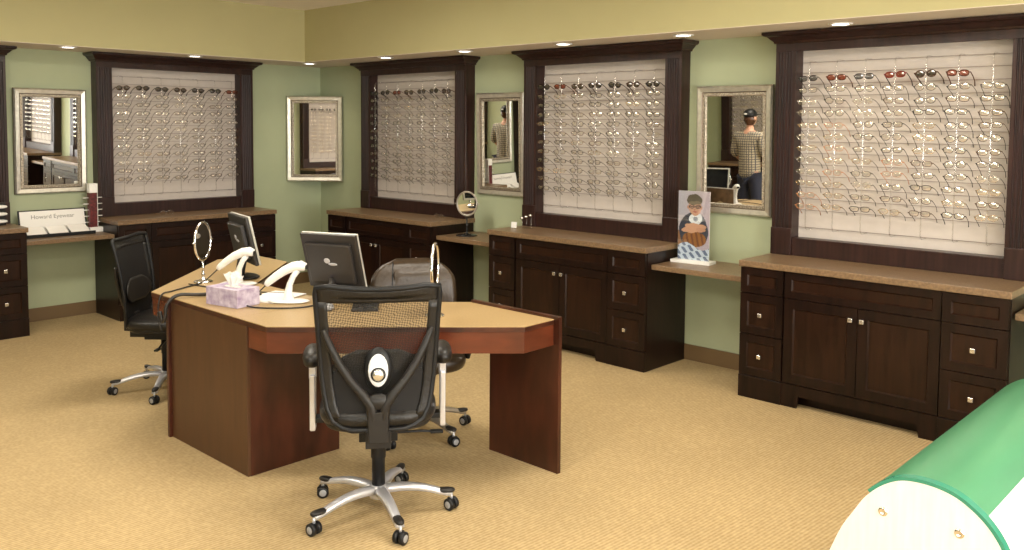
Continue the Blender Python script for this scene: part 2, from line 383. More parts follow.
# ------------------------------------------------------------------ display frames
RODX = [.242+.186*k for k in range(7)]; ROWZ = [2.125-.078*k for k in range(12)]; YR = -.13
PW = .145
def make_display(label, loc, rz):
    t = thing('display_frame', label, 'display frame', (loc[0], loc[1], CT), rz, 'framed eyewear boards')
    z = lambda a: a-CT
    b = MB(); b.box(PW, W-PW, -.02, -.001, z(1.0), z(2.36), 'board'); b.build('backboard', t)
    for xa, xb, xo, xi in ((.005, PW, .005, PW-.012), (W-PW, W-.005, W-.025, W-PW)):
        b = MB(); b.prism([(xa, -.02), (xb, -.02), (xb, -.001), (xa, -.001)], 0, z(2.36), 'frame'); b.box(xo, xo+.02, -.115, -.0201, 0, z(2.36), 'frame'); b.box(xi, xi+.012, -.115, -.0201, 0, z(2.36), 'frame'); b.build('side_return', t)
    for x0 in (0, W-PW):
        p = MB()
        # fluted face: outline in x,y swept up
        pts = [(x0, -.115), (x0, -.130)]
        nfl = 5; m0 = .018; fw = (PW-2*m0)/nfl
        for k in range(nfl):
            a = x0+m0+k*fw
            pts += [(a+.004, -.130)]
            for j in range(1, 6):
                an = PI*j/6; pts.append((a+fw/2-(fw/2-.004)*math.cos(an), -.130+.009*math.sin(an)))
            pts += [(a+fw-.004, -.130)]
        pts += [(x0+PW, -.130), (x0+PW, -.115)]
        p.prism(pts, z(1.10), z(2.305), 'frame'); p.build('pilaster', t)
        q = MB(); q.box(x0-(.004 if x0 == 0 else 0), x0+PW+(.004 if x0 else 0), -.138, -.115, 0, z(1.10), 'frame'); q.build('plinth_block', t, bevel=.003)
    b = MB(); b.box(PW, W-PW, -.12, -.02, 0, z(1.035), 'frame'); b.build('bottom_rail', t, bevel=.003)
    b = MB(); b.box(0, W, -.134, -.115, z(2.305), z(2.385), 'frame'); b.box(.025, W-.025, -.115, -.02, z(2.345), z(2.385), 'frame'); b.build('header', t, bevel=.002)
    # crown moulding: profile mitred round three sides
    prof = [(0, 2.36), (.012, 2.362), (.016, 2.375), (.035, 2.388), (.055, 2.405), (.078, 2.412), (.088, 2.42), (.088, 2.436)]
    c = MB(); vs = []
    for e, zz in prof:
        e2 = e*.75
        vs += [(-e2, 0, z(zz)), (-e2, -.134-e, z(zz)), (W+e2, -.134-e, z(zz)), (W+e2, 0, z(zz))]
    fs = []
    for i in range(len(prof)-1):
        for j in range(3): fs.append((4*i+j, 4*i+j+1, 4*i+j+5, 4*i+j+4))
    k = 4*(len(prof)-1); fs += [(k, k+1, k+2, k+3), (3, 2, 1, 0)]
    fs.append(tuple(4*i for i in range(len(prof)))[::-1]); fs.append(tuple(4*i+3 for i in range(len(prof))))
    c.add(vs, fs, 'frame'); c.build('crown', t)
    # thin cross wires and acrylic rods
    for zw in [ROWZ[0]+.036-.078*k for k in range(13)]+[2.232, 1.105]:
        zz = z(zw)
        MB().box(PW, W-PW, -.036, -.033, zz-.0013, zz+.0013, 'wire').build('cross_wire', t)
    for x in RODX:
        pts = [(x, -.02, z(2.235)), (x, -.10, z(2.235)), (x, -.122, z(2.228)), (x, YR, z(2.205)), (x, YR, z(1.13)), (x, -.122, z(1.108)), (x, -.10, z(1.10)), (x, -.02, z(1.10))]
        MB().tube(pts, .0045, 'rod', 8).build('display_rod', t)
    return t

def shelf(label, x0, x1, rz, loc, side='w2'):
    b = MB(); b.box(x0, x1, -.50, 0, .752, .79, 'laminate')
    o = b.build('wall_shelf', bevel=.004); o.location = loc; o.rotation_euler = (0, 0, rz)
    return tag(o, label, 'shelf', 'tan laminate shelves between the cabinets')

UNITS = {  # key: origin, rotation, text
 'A': ((.935, 0, 0), 0, 'nearest the room corner, right wall'), 'B': ((3.275, 0, 0), 0, 'in the middle of the right wall'),
 'C': ((5.63, 0, 0), 0, 'at the right, largest in view'), 'D': ((0, -2.53, 0), PI/2, 'on the left wall behind the desk'),
 'E': ((0, -4.88, 0), PI/2, 'cut off by the left picture edge'), 'F': ((7.975, 0, 0), 0, 'past the right picture edge'),
 'G': ((10.32, 0, 0), 0, 'at the far east end'),
 'H': ((2.55, BACK, 0), PI, 'on the back wall behind the person'), 'I': ((6.36, BACK, 0), PI, 'on the back wall, second from the left')}
for k, (loc, rz, tx) in UNITS.items():
    make_cabinet('dark espresso base cabinet with nickel knobs ' + tx, loc, rz)
    make_counter('tan laminate countertop on the cabinet ' + tx, loc, rz)
    make_display('dark fluted wooden display frame with eyewear board ' + tx, loc, rz)
shelf('tan laminate shelf under the oval vanity mirror, right wall', 2.545, 3.265, 0, (0, 0, 0))
shelf('tan laminate shelf holding the photo of a child', 4.885, 5.62, 0, (0, 0, 0))
shelf('short visible end of tan shelf at the right picture edge', 7.24, 7.965, 0, (0, 0, 0))
shelf('tan laminate shelf holding the white card tray, left wall', -3.27, -2.54, PI/2, (0, 0, 0))

# ------------------------------------------------------------------ wall mirrors
def make_mirror(label, loc, rz, tilt=1.3, w=.61, h=.94):
    t = thing('wall_mirror', label, 'mirror', loc, rz, 'silver framed wall mirrors')
    t.rotation_euler = (math.radians(tilt), 0, rz)
    a = w/2; fwid = .05; y0 = -.006; d = .036
    f = MB()
    o_ = [(-a, 0), (a, 0), (a, h), (-a, h)]
    def ring(o1, y1, o2, y2, m):
        vs = [(x, y1, zz) for x, zz in o1]+[(x, y2, zz) for x, zz in o2]
        f.add(vs, [(i, (i+1) % 4, 4+(i+1) % 4, 4+i) for i in range(4)], m)
    ins = lambda e: [(-a+e, e), (a-e, e), (a-e, h-e), (-a+e, h-e)]
    f.add([(x, y0, zz) for x, zz in o_], [(0,1,2,3)], 'mside')
    ring(o_, y0, o_, y0-d+.012, 'mside'); ring(o_, y0-d+.012, ins(.012), y0-d, 'mframe')
    ring(ins(.012), y0-d, ins(.045), y0-d+.004, 'mframe'); ring(ins(.045), y0-d+.004, ins(.052), y0-d+.012, 'mside')
    f.build('frame', t)
    f = MB(); ring(ins(.052), y0-d+.010, ins(.072), y0-d+.008, 'mtrim'); ring(ins(.072), y0-d+.008, ins(.078), y0-.01, 'mtrim'); f.build('inner_trim', t)
    g = MB(); e = ins(.076); g.add([(x, y0-.012, zz) for x, zz in e], [(0,1,2,3)], 'mirror'); g.build('mirror_pane', t)
    return t
make_mirror('silver framed mirror above the shelf with the child photo', (5.268, 0, 1.153), 0)
make_mirror('silver framed mirror above the shelf with the oval vanity mirror', (2.905, 0, 1.153), 0)
make_mirror('pale gold framed mirror above the white card tray', (0, -2.898, 1.153), PI/2)
make_mirror('silver framed mirror hung diagonally across the room corner', (.222, -.222, 1.165), PI/4, 0)

# ------------------------------------------------------------------ eyeglasses
def lens_outline(cx, w, h, shape, n=14):
    pts = []
    for k in range(n):
        a = 2*PI*k/n; p = {0: .75, 1: 1.0, 2: .6}[shape]
        c, s = math.cos(a), math.sin(a)
        x = math.copysign(abs(c)**p, c)*w/2; z_ = math.copysign(abs(s)**p, s)*h/2
        if shape == 2: x *= (1+.10*s)
        pts.append((cx+x, z_))
    return pts
def glasses_mesh(shape, fm, lm, rf, tm=None):
    tm = tm or fm; parts = {}
    wl = .054; hl = [.036, .042, .033][shape]; cx = .034
    fr = MB()
    for s in (-1, 1):
        o = lens_outline(s*cx, wl, hl, shape)
        pts = [(x, -.0015*abs(x)*30*.3, zz) for x, zz in o]
        fr.tube(pts, rf, fm, 5, closed=True)
    fr.tube([(-.0085, 0, .006), (-.004, -.002, .010), (.004, -.002, .010), (.0085, 0, .006)], rf*1.0, fm, 5)
    for s in (-1, 1): fr.box(min(s*.060, s*.070), max(s*.060, s*.070), -.002, .004, .002, .002+max(.005, rf*2.4), fm)
    parts['frame'] = fr
    for s, nm in ((-1, 'lens_a'), (1, 'lens_b')):
        l = MB(); o = lens_outline(s*cx, wl-.001, hl-.001, shape); n = len(o)
        vs = [(x, 0, zz) for x, zz in o]+[(s*cx, -.006, 0)]
        l.add(vs, [(i, (i+1) % n, n) for i in range(n)], lm, True); parts[nm] = l
        t = MB(); pts = [(s*.069, .002, .006), (s*.071, .04, -.012), (s*.070, .085, -.036), (s*.066, .112, -.064)]
        rt_ = max(rf, .0017); t.tube(pts, [rt_, rt_, rt_, rt_*1.5], tm, 5); parts['temple_a' if s < 0 else 'temple_b'] = t
    return parts
M['g_black'] = mat('black_frame', (.012, .010, .010), .25); M['g_brown'] = mat('brown_frame', (.07, .03, .015), .25)
M['g_gun'] = mat('gunmetal_frame', (.045, .04, .04), .25, .8); M['g_gold'] = mat('gold_frame', (.55, .38, .18), .22, .9)
M['g_silver'] = mat('silver_frame', (.55, .52, .48), .22, .9); M['g_tort'] = mat('tortoise_frame', (.09, .03, .012), .2, noise=.8, nscale=60)
M['g_red'] = mat('dark_red_frame', (.18, .015, .015), .25); M['g_orange'] = mat('amber_frame', (.50, .20, .08), .25)
KINDS = [  # text, shape, frame, lens, thickness, temple
 ('black oval eyeglasses', 1, 'g_black', 'lensclear', .0016, None), ('thin gunmetal eyeglasses', 0, 'g_gun', 'lensclear', .0014, None),
 ('brown rectangular eyeglasses', 2, 'g_brown', 'lensclear', .0018, None), ('black rectangular eyeglasses', 2, 'g_black', 'lensclear', .0020, None),
 ('gold wire eyeglasses', 0, 'g_gold', 'lensclear', .0012, 'g_gun'), ('silver wire eyeglasses', 1, 'g_silver', 'lensclear', .0012, 'g_gun'),
 ('amber rimmed eyeglasses', 0, 'g_orange', 'lensclear', .0013, 'g_orange'),
 ('black sunglasses', 1, 'g_black', 'lensdark', .003, None), ('red brown sunglasses', 0, 'g_tort', 'lensred', .003, None),
 ('grey sunglasses', 0, 'g_gun', 'lensgrey', .002, 'g_black'), ('red sunglasses', 0, 'g_red', 'lensred', .0028, 'g_black'), ('dark brown sunglasses', 1, 'g_brown', 'lensdark', .0032, None)]
PARTS = []; FUSED = []
for kd in KINDS:
    ps = glasses_mesh(kd[1], kd[2], kd[3], kd[4], kd[5])
    PARTS.append({n: p.data(n) for n, p in ps.items()})
    fz = MB()
    for p in ps.values():
        k0 = len(fz.v); fz.v += p.v
        for f_, mi_, s_ in zip(p.f, p.m, p.s): fz.f.append([a+k0 for a in f_]); fz.m.append(fz.mi(p.mats[mi_])); fz.s.append(s_)
    FUSED.append(fz)
FD = [z.data('eyeglasses') for z in FUSED]
ORD = ['first', 'second', 'third', 'fourth', 'fifth', 'sixth', 'seventh', 'eighth', 'ninth', 'tenth', 'eleventh', 'lowest']
BN = {'C': 'rightmost board', 'B': 'middle board', 'A': 'board beside room corner', 'D': 'left wall board'}
def pick(u, c, r):
    if r == 0:
        if u == 'C': return [9, 8, 9, 10, 11, 8, None][c]
        return [7, 11, 7, 7, 8, 11, 7][(c+ord(u)) % 7]
    if u == 'C':
        if c == 0: return [1, 5, 5, 4, 5, 4, 5, 5, 4, 6, 6][r-1]
        if c == 1: return [1, 0, 0, 6, 4, 6, 4, 6, 4, 4, 4][r-1]
        if (c, r) in ((3, 8), (3, 7)): return 6
    return random.choice([0, 0, 1, 1, 2, 2, 3, 3, 4, 5])
rest = MB()
def rest_add(k, T):
    z_ = FUSED[k]; k0 = len(rest.v); rest.v += [tuple(T @ Vector(v)) for v in z_.v]
    for f_, mi_, s_ in zip(z_.f, z_.m, z_.s): rest.f.append([a+k0 for a in f_]); rest.m.append(rest.mi(z_.mats[mi_])); rest.s.append(s_)
count = 0
for u in 'CBAD':
    loc, rz, _ = UNITS[u]; R = Matrix.Translation(loc) @ Matrix.Rotation(rz, 4, 'Z')
    for c in range(7):
        for r in range(12):
            k = pick(u, c, r)
            if k is None: continue
            lx = RODX[c]+random.uniform(-.006, .006); lz = ROWZ[r]-.004+random.uniform(-.004, .004)
            T = R @ Matrix.Translation((lx, YR-.012, lz)) @ Matrix.Rotation(random.uniform(-.07, .07), 4, 'Z') @ Matrix.Rotation(random.uniform(-.05, .05), 4, 'Y') @ Matrix.Rotation(random.uniform(-.1, .12), 4, 'X')
            if count < 300:
                kindt = KINDS[k][0]
                lab = '%s, %s row down, %s rod from left, %s' % (kindt, ORD[r], ORD[c], BN[u])
                if u in 'CB':
                    e = bpy.data.objects.new('sunglasses' if r == 0 else 'eyeglasses', None); e.empty_display_size = .03
                    scn.collection.objects.link(e); e.matrix_world = T
                    for n, me in PARTS[k].items():
                        o = bpy.data.objects.new(n.split('_')[0], me); scn.collection.objects.link(o); o.parent = e
                else:
                    e = bpy.data.objects.new('sunglasses' if r == 0 else 'eyeglasses', FD[k]); scn.collection.objects.link(e); e.matrix_world = T
                tag(e, lab, 'sunglasses' if r == 0 else 'eyeglasses', ('sunglasses' if r == 0 else 'eyeglasses')+' on the '+BN[u])
                count += 1
            else: rest_add(k, T)
for u in 'EFGHI':
    loc, rz, _ = UNITS[u]; R = Matrix.Translation(loc) @ Matrix.Rotation(rz, 4, 'Z')
    for c in range(7):
        for r in range(12):
            rest_add(7 if r == 0 else random.choice([0, 1, 2, 3, 4]), R @ Matrix.Translation((RODX[c], YR-.012, ROWZ[r]-.004)))
ro = rest.build('eyeglasses_rest', kind='stuff')
tag(ro, 'remaining eyeglasses at the right of the left wall board and on the boards seen in mirrors', 'eyeglasses')

# ------------------------------------------------------------------ desk
DT = .80
LX = 3.46; RX = 4.72; DY = -3.54
# one desk: three worktops and its panels
dk = thing('reception_desk', 'V shaped dark cherry desk with tan laminate top, centre of the room', 'desk', (4.09, -3.3, 0))
def D(mb, name, **k):
    mb2 = mb; o = mb2.build(name, dk, **k); o.location = (-4.09, 3.3, 0); return o
th = .028
def worktop(poly, name):
    q = MB(); q.prism(poly, DT-th, DT-.004, 'cherry'); q.prism(poly, DT-.004, DT, 'desktop'); D(q, name, bevel=.0008)
worktop([(3.75, DY), (4.43, DY), (4.43, -2.95), (3.625, -2.95), (3.01, -2.345), (2.575, -2.345), (2.58, -2.655), (LX, DY)], 'hub_worktop')
worktop([(4.432, DY), (RX, DY), (5.607, -2.648), (5.60, -2.42), (4.98, -2.42), (4.452, -2.95), (4.432, -2.95)], 'side_worktop')
p = MB(); p.box(3.715, 4.54, DY-.004, DY+.018, 0, DT-th, 'hubpanel'); D(p, 'front_panel', bevel=.002)
p = MB(); p.box(3.69, 3.715, DY-.022, DY+.05, 0, DT-th, 'cherry'); D(p, 'edge_post', bevel=.003)
p = MB(); p.box(4.518, 4.543, DY+.012, -2.99, 0, DT-th, 'cherry'); D(p, 'side_panel', bevel=.002)
p = MB(); p.box(3.715, 3.74, DY+.05, -2.99, 0, DT-th, 'cherry'); D(p, 'side_panel', bevel=.002)
p = MB(); p.box(3.74, 4.518, -3.015, -2.99, .1, DT-th, 'cherry'); D(p, 'back_panel', bevel=.002)
# aprons (follow the outer edge of each arm, set in a little)
def apron(pts, z0=.665, z1=DT-th, tw=.03, m='cherryfront', name='apron'):
    b = MB()
    for (a, c) in zip(pts[:-1], pts[1:]):
        d = Vector((c[0]-a[0], c[1]-a[1])); n_ = Vector((-d.y, d.x)).normalized()*tw
        b.prism([a, c, (c[0]+n_.x, c[1]+n_.y), (a[0]+n_.x, a[1]+n_.y)], z0, z1, m)
    D(b, name, bevel=.001)
apron([(4.545, -3.537), (4.716, -3.537), (5.602, -2.647), (5.598, -2.4205)])
apron([(2.582, -2.45), (2.584, -2.655), (3.465, -3.535), (3.68, -3.535)])
# end panels standing just proud of the top
p = MB(); p.box(5.14, 5.632, -2.4195, -2.395, 0, DT-.06, 'cherry'); p.box(4.99, 5.632, -2.4195, -2.395, DT-.06, DT+.014, 'cherry'); D(p, 'end_panel')
p = MB(); p.box(2.57, 3.06, -2.43, -2.405, 0, DT-th-.001, 'cherry'); D(p, 'end_panel', bevel=.002)
# dark modesty rail along the inner edge of the left arm
p = MB(); a = (3.03, -2.345); c = (3.645, -2.95); n_ = Vector((.7, .7))*.03
p.prism([a, c, (c[0]+n_.x, c[1]+n_.y), (a[0]+n_.x, a[1]+n_.y)][::-1], DT-.14, DT-.004, 'cherry'); D(p, 'inner_apron', bevel=.002)

# ------------------------------------------------------------------ task chairs
def caster(mb_parent, loc, rz):
    b = MB(); Ry = Matrix.Rotation(PI/2, 4, 'Y')
    for s in (-1, 1):
        T = Matrix.Translation((s*.016, 0, .028)) @ Ry
        b.lathe([(0, -.011), (.024, -.011), (.028, -.007), (.028, .007), (.024, .011), (0, .011)], 'black', 18, T=T)
        b.lathe([(0, s*.0115), (.016, s*.0115), (.018, s*.010)], 'wheel', 14, T=T)
    b.box(-.006, .006, -.012, .02, .03, .052, 'black'); b.tube([(0, .0, .045), (0, .0, .078)], .007, 'silver', 8)
    o = b.build('caster', mb_parent); o.location = loc; o.rotation_euler = (0, 0, rz); return o
def star_base(t, R, ph, legm, rises=.0):
    hub = MB(); hub.lathe([(0, .075), (.040, .075), (.045, .085), (.042, .125), (.034, .135), (0, .135)], legm, 20); hub.build('base_hub', t)
    for k in range(5):
        a = math.radians(ph+72*k); b = MB(); c, s = math.cos(a), math.sin(a)
        pts = []; r_ = []
        for q in range(9):
            u = q/8; rad = .02+(R-.02)*u; zz = .112+.012*math.sin(PI*min(u*1.15, 1))-.034*u**2
            pts.append((rad, zz, .030*(1-u)+.019*u, .019*(1-u)+.012*u))
        vs = []
        for rad, zz, hw, hh in pts:
            for dy, dz in ((-hw, -hh*.7), (-hw*.85, hh*.5), (-hw*.45, hh), (hw*.45, hh), (hw*.85, hh*.5), (hw, -hh*.7)):
                vs.append((rad*c-dy*s, rad*s+dy*c, zz+dz))
        n = 6; fs = []
        for q in range(8):
            for j in range(n): fs.append((q*n+j, (q+1)*n+j, (q+1)*n+(j+1) % n, q*n+(j+1) % n))
        fs += [tuple(range(n)), tuple(range(8*n+n-1, 8*n-1, -1))]
        b.add(vs, fs, legm, True); L = b.build('base_leg', t)
        cp = MB(); T = Matrix.Rotation(a, 4, 'Z'); cp.ell((R-.028, 0, .0925), (.046, .0205, .0125), 'darkgrey', 12, 8, .8, T=T); cp.build('leg_cap', L)
        caster(t, (R*c, R*s, 0), a+random.uniform(-.9, .9))
def hw(zz):   # half-width of the mesh back at height zz
    pts = [(.47, .15), (.50, .195), (.56, .222), (.66, .238), (.80, .248), (.95, .258), (1.06, .264), (1.105, .262)]
    for (a, b), (c, d) in zip(pts[:-1], pts[1:]):
        if zz <= c: return b+(d-b)*(zz-a)/(c-a)
    return pts[-1][1]
def yb(x, zz):   # back surface, local y
    lean = -.215-.10*max(0, zz-.60)**1.2-.02*math.sin((zz-.47)/.63*PI)*-1
    return lean+.035*(x/.26)**2-LEAN*(zz-.5)
LEAN = 0
def make_mesh_chair(label, loc, rz, ph, R=.335, arms=True, lean=0):
    global LEAN; LEAN = lean
    t = thing('task_chair', label, 'chair', loc, rz, 'black mesh task chairs at the desk')
    star_base(t, R, ph, 'silver')
    c = MB(); c.lathe([(.026, .13), (.030, .13), (.030, .26), (.034, .262), (.034, .385), (0, .385)], 'black', 18); c.build('gas_column', t)
    c = MB(); c.box(-.085, .085, -.12, .12, .375, .44, 'black'); c.box(-.055, .055, -.235, -.10, .385, .46, 'darkgrey'); c.tube([(.05, .02, .365), (.20, .04, .36), (.255, .05, .352)], .007, 'black', 6); c.box(.24, .30, .035, .065, .345, .358, 'black')
    c.build('tilt_mechanism', t, bevel=.008)
    s = MB(); s.ell((0, .02, .505), (.265, .25, .055), 'leather', 32, 12, .62); s.build('seat', t, sub=1)
    s = MB(); s.ell((0, .015, .468), (.245, .232, .030), 'darkgrey', 28, 8, .6); s.build('seat_pan', t)
    # back frame: closed loop
    loop = []
    zs = [.475, .50, .55, .62, .70, .80, .90, 1.0, 1.06, 1.09]
    for zz in zs: loop.append((-hw(zz), yb(hw(zz), zz), zz))
    for q in range(1, 10):
        x = -.255+.51*q/10; loop.append((x, yb(x, 1.10), 1.103-.018*(1-(x/.255)**2)))
    for zz in zs[::-1]: loop.append((hw(zz), yb(hw(zz), zz), zz))
    for q in range(1, 8):
        x = .15-.30*q/8; loop.append((x, yb(x, .47), .462+.0*abs(x)))
    f = MB(); f.tube(loop, .013, 'black', 8, closed=True, upv=(0, 1, 0)); 
    fr = f.build('back_frame', t)
    g = MB()   # wide black border straps: sides and top
    def strip(z0, z1, fa, fb, nz=10, nx=8, m='leather', off=-.004):
        def fn(u, v):
            zz = z0+(z1-z0)*u; a, b_ = fa(zz), fb(zz); x = a+(b_-a)*v
            zd = zz-(.018*(1-(x/.26)**2) if zz > 1.05 else 0)
            return (x, yb(x, zz)+off, zd)
        g.grid(fn, nz, nx, m)
    strip(1.025, 1.10, lambda z_: -hw(z_), lambda z_: hw(z_), 6, 16)
    strip(.50, 1.03, lambda z_: -hw(z_), lambda z_: -hw(z_)+.045, 14, 3); strip(.50, 1.03, lambda z_: hw(z_)-.045, lambda z_: hw(z_), 14, 3)
    g.build('back_border', t, solid=.008)
    g = MB()
    def fn(u, v):
        zz = .475+.56*u; x = -hw(zz)+2*hw(zz)*v; return (x, yb(x, zz), zz)
    g.grid(lambda u, v: fn(.42+.58*u, v), 12, 16, 'mesh'); g.grid(lambda u, v: fn(.42*u, v), 8, 16, 'meshdense'); bm_ = g.build('back_mesh', t)
    if lean: bm_.data.materials[0] = M['meshdense']
    g = MB()   # lumbar support behind the lower mesh
    def fl(u, v):
        zz = .64+.17*u; hwid = .20*math.sin(PI*(.12+.80*u))**.6; x = -hwid+2*hwid*v; return (x, yb(x, zz)+.012, zz)
    g.grid(fl, 10, 12, 'darkgrey'); g.build('lumbar_pad', t, solid=.008)
    # Y shaped bracket on the back
    g = MB()
    for s_ in (-1, 1):
        pts = [(s_*.232, yb(.23, .90)-.012, .905), (s_*.205, yb(.2, .85)-.028, .845), (s_*.165, yb(.16, .77)-.040, .765), (s_*.115, yb(.1, .70)-.048, .69), (s_*.065, -.262, .635), (s_*.03, -.262, .585), (s_*.022, -.258, .53), (s_*.02, -.235, .47)]
        g.tube(pts, [.012, .016, .017, .018, .021, .024, .026, .026], 'darkgrey', 10)
    g.ell((0, -.262, .60), (.055, .022, .038), 'darkgrey', 14, 8); g.box(-.042, .042, -.282, -.20, .425, .56, 'darkgrey')
    g.v = [(a, b_-LEAN*max(0, c_-.55), c_) for a, b_, c_ in g.v]; g.build('back_bracket', t, bevel=.004)
    g = MB(); T = Matrix.Translation((0, -.245-LEAN*.2, .735))
    g.ell((0, .012, .0), (.062, .02, .098), 'black', 20, 8, T=T); hs = g.build('dial_housing', t)
    g = MB(); g.ell((0, 0, 0), (.043, .016, .072), 'oval', 24, 10, T=Matrix.Translation((0, -.256-LEAN*.2, .735)));  g.build('dial_plate', hs)
    Rx = Matrix.Translation((0, -.268-LEAN*.2, .72)) @ Matrix.Rotation(PI/2, 4, 'X')
    g = MB(); g.lathe([(0, .018), (.020, .018), (.025, .012), (.026, 0)], 'nickel', 20, T=Rx); g.lathe([(.026, .004), (.032, .004), (.032, 0)], 'black', 20, T=Rx); g.build('dial_knob', hs)
    if arms:
        for s_ in (-1, 1):
            g = MB(); x = s_*.292
            g.box(x-.013, x+.013, -.035, .035, .405, .66, 'silver'); a = g.build('arm_upright', t, bevel=.006)
            g = MB(); g.box(x-.016, x+.016, -.02, .022, .64, .725, 'silver'); g.build('arm_slider', a, bevel=.004); g = MB(); g.box(min(x, s_*.23), max(x, s_*.23), -.03, .03, .44, .465, 'black'); g.build('arm_bracket', t, bevel=.004)
            g = MB(); g.ell((x, .02, .738), (.044, .125, .042), 'leather', 20, 10, .8); g.build('arm_pad', t)
    return t
make_mesh_chair('black mesh-back task chair in front of the desk, its back to the viewer', (5.33, -3.335, 0), math.radians(142-90), 70)
lc_ = make_mesh_chair('black mesh-back task chair at the left of the desk, seen from the side', (2.80, -3.15, 0), math.radians(43-90), -110+47, .355, arms=False, lean=.05); lc_.scale = (.94, .94, .94)

# leather chair inside the V
t = thing('leather_chair', 'dark brown padded leather chair behind the right arm of the desk', 'chair', (4.66, -2.52, 0), math.radians(-32-90), None)
star_base(t, .30, 0+122, 'pewter')
c = MB(); c.lathe([(.024, .13), (.028, .13), (.028, .28), (.022, .282), (.022, .38), (0, .38)], 'black', 18); c.build('gas_column', t)
c = MB(); c.box(-.09, .09, -.13, .13, .37, .40, 'black'); c.build('tilt_mechanism', t, bevel=.006)
c = MB(); c.tube([(.05, .03, .365), (.10, .16, .33), (.13, .22, .25), (.14, .24, .20)], .006, 'black', 6); c.prism([(-.012, 0), (.012, 0), (.03, -.06), (0, -.05), (-.03, -.06)], -.004, .004, 'white', Matrix.Translation((.14, .24, .20)) @ Matrix.Rotation(PI/2, 4, 'X')); c.build('tilt_lever', t)
s = MB(); s.ell((0, .02, .455), (.26, .26, .065), 'brownleather', 28, 12, .6); s.build('seat', t, sub=1)
def lb(x, zz, d): return -.20-.13*(zz-.45)+.05*(x/.25)**2+d
def lhw(zz):
    u = (zz-.47)/.51
    return .215+.04*math.sin(min(max(u, 0), 1)*PI*.9) if u < .72 else (.215+.04*math.sin(.72*PI*.9))*max(0, 1-((u-.72)/.30)**2.2)**.5
g = MB()
def shell(front):
    def fn(u, v):
        zz = .47+.51*u; h_ = max(lhw(zz), .01); x = -h_+2*h_*v
        bul = .045*(1-abs(2*v-1)**3)*(1-abs(2*u-1)**5)
        return (x, lb(x, zz, bul+.01 if front else -.6*bul-.01), zz)
    return fn
g.grid(shell(True), 16, 20, 'brownleather'); g.grid(lambda u, v: shell(False)(u, 1-v), 16, 20, 'brownleather')
g.build('backrest', t, solid=.012)
g = MB()   # raised centre cushion, dark seams down both sides
def cwid(u): return .150-.030*u
def cf(u, v):
    zz = .50+.465*u; h_ = cwid(u); x = -h_+2*h_*v
    return (x, lb(x, zz, .046+.022*math.sin(PI*v)**.5*max(0, math.sin(PI*min(max(u, .0), 1)))**.35*(1+.10*math.sin(u*24))-(.030*max(0, u-.85)/.15)), zz)
g.grid(cf, 28, 14, 'brownleather'); cc_ = g.build('centre_cushion', t, solid=.006)
for s_ in (-1, 1):
    g = MB(); g.tube([(s_*cwid(u), cf(u, 0)[1]+.004, .50+.465*u) for u in [q/12 for q in range(13)]], .006, 'black', 6); g.build('seam', cc_)
for s_ in (-1, 1):
    g = MB(); pts = [(s_*.24, -.20, .50), (s_*.285, -.14, .62), (s_*.29, -.03, .665), (s_*.29, .10, .655), (s_*.285, .15, .60), (s_*.26, .12, .46)]
    g.tube(pts, [.018, .02, .022, .022, .02, .018], 'black', 10); a = g.build('armrest', t)
    g = MB(); g.ell((s_*.29, .05, .68), (.035, .12, .022), 'brownleather', 16, 8, .8); g.build('arm_pad', a)
    g = MB(); g.tube([(s_*.29, .15, .66), (s_*.29, .19, .655)], .024, 'silver', 12); g.build('arm_tip', a)

# ------------------------------------------------------------------ desk items
RIGHT = math.atan2(.685, .728)
def monitor(label, x, y, z0, face, tilt, wid=.385, hei=.315, cz=.20):
    # face = azimuth of the screen normal; local screen normal = +y
    t = thing('computer_monitor', label, 'monitor', (x, y, z0), face-PI/2, None)
    b = MB(); b.ell((0, .0, .010), (.115, .085, .010), 'black', 28, 6, .8); b.build('stand_base', t)
    b = MB(); b.tube([(0, -.035, .012), (0, -.03, .05), (0, -.012, cz-.085)], [.034, .030, .032], 'monitor', 12, flat=.5); b.build('stand_neck', t)
    T = Matrix.Translation((0, 0, cz+.02)) @ Matrix.Rotation(tilt, 4, 'X')
    b = MB(); b.box(-wid/2, wid/2, -.022, -.002, -hei/2, hei/2, 'monitor', T); h = b.build('housing', t, bevel=.004)
    b = MB()
    for q in ((-wid/2, wid/2, hei/2-.014, hei/2), (-wid/2, wid/2, -hei/2, -hei/2+.02), (-wid/2, -wid/2+.014, -hei/2+.02, hei/2-.014), (wid/2-.014, wid/2, -hei/2+.02, hei/2-.014)):
        b.box(q[0], q[1], -.002, .012, q[2], q[3], 'bezel', T)
    b.build('bezel', t, bevel=.002)
    b = MB(); b.box(-wid/2+.014, wid/2-.014, -.002, .004, -hei/2+.02, hei/2-.014, 'screen', T); b.build('screen', t)
    b = MB(); a = .145; b.box(-a, a, -.052, -.022, -hei/2+.045, hei/2-.05, 'monitor', T); bx = b.build('rear_housing', t, bevel=.008)
    b = MB(); b.ell((-.012, -.0525, .020), (.020, .004, .017), 'silver', 12, 6, T=T); b.ell((.022, -.0525, .0), (.030, .004, .009), 'silver', 12, 6, T=T); b.build('maker_emblem', bx)
    return t
monitor('dark monitor seen edge-on beside the round chrome mirror', 3.40, -2.90, DT, math.radians(77), .22, cz=.235)
m2 = monitor('dark monitor showing its back, in front of the leather chair', 4.345, -2.88, DT, math.radians(113), .32, .36, .335, cz=.195)
b = MB(); b.box(-.055, -.02, -.075, -.052, .055, .075, 'blue'); b.build('cable_plug', m2, bevel=.003)

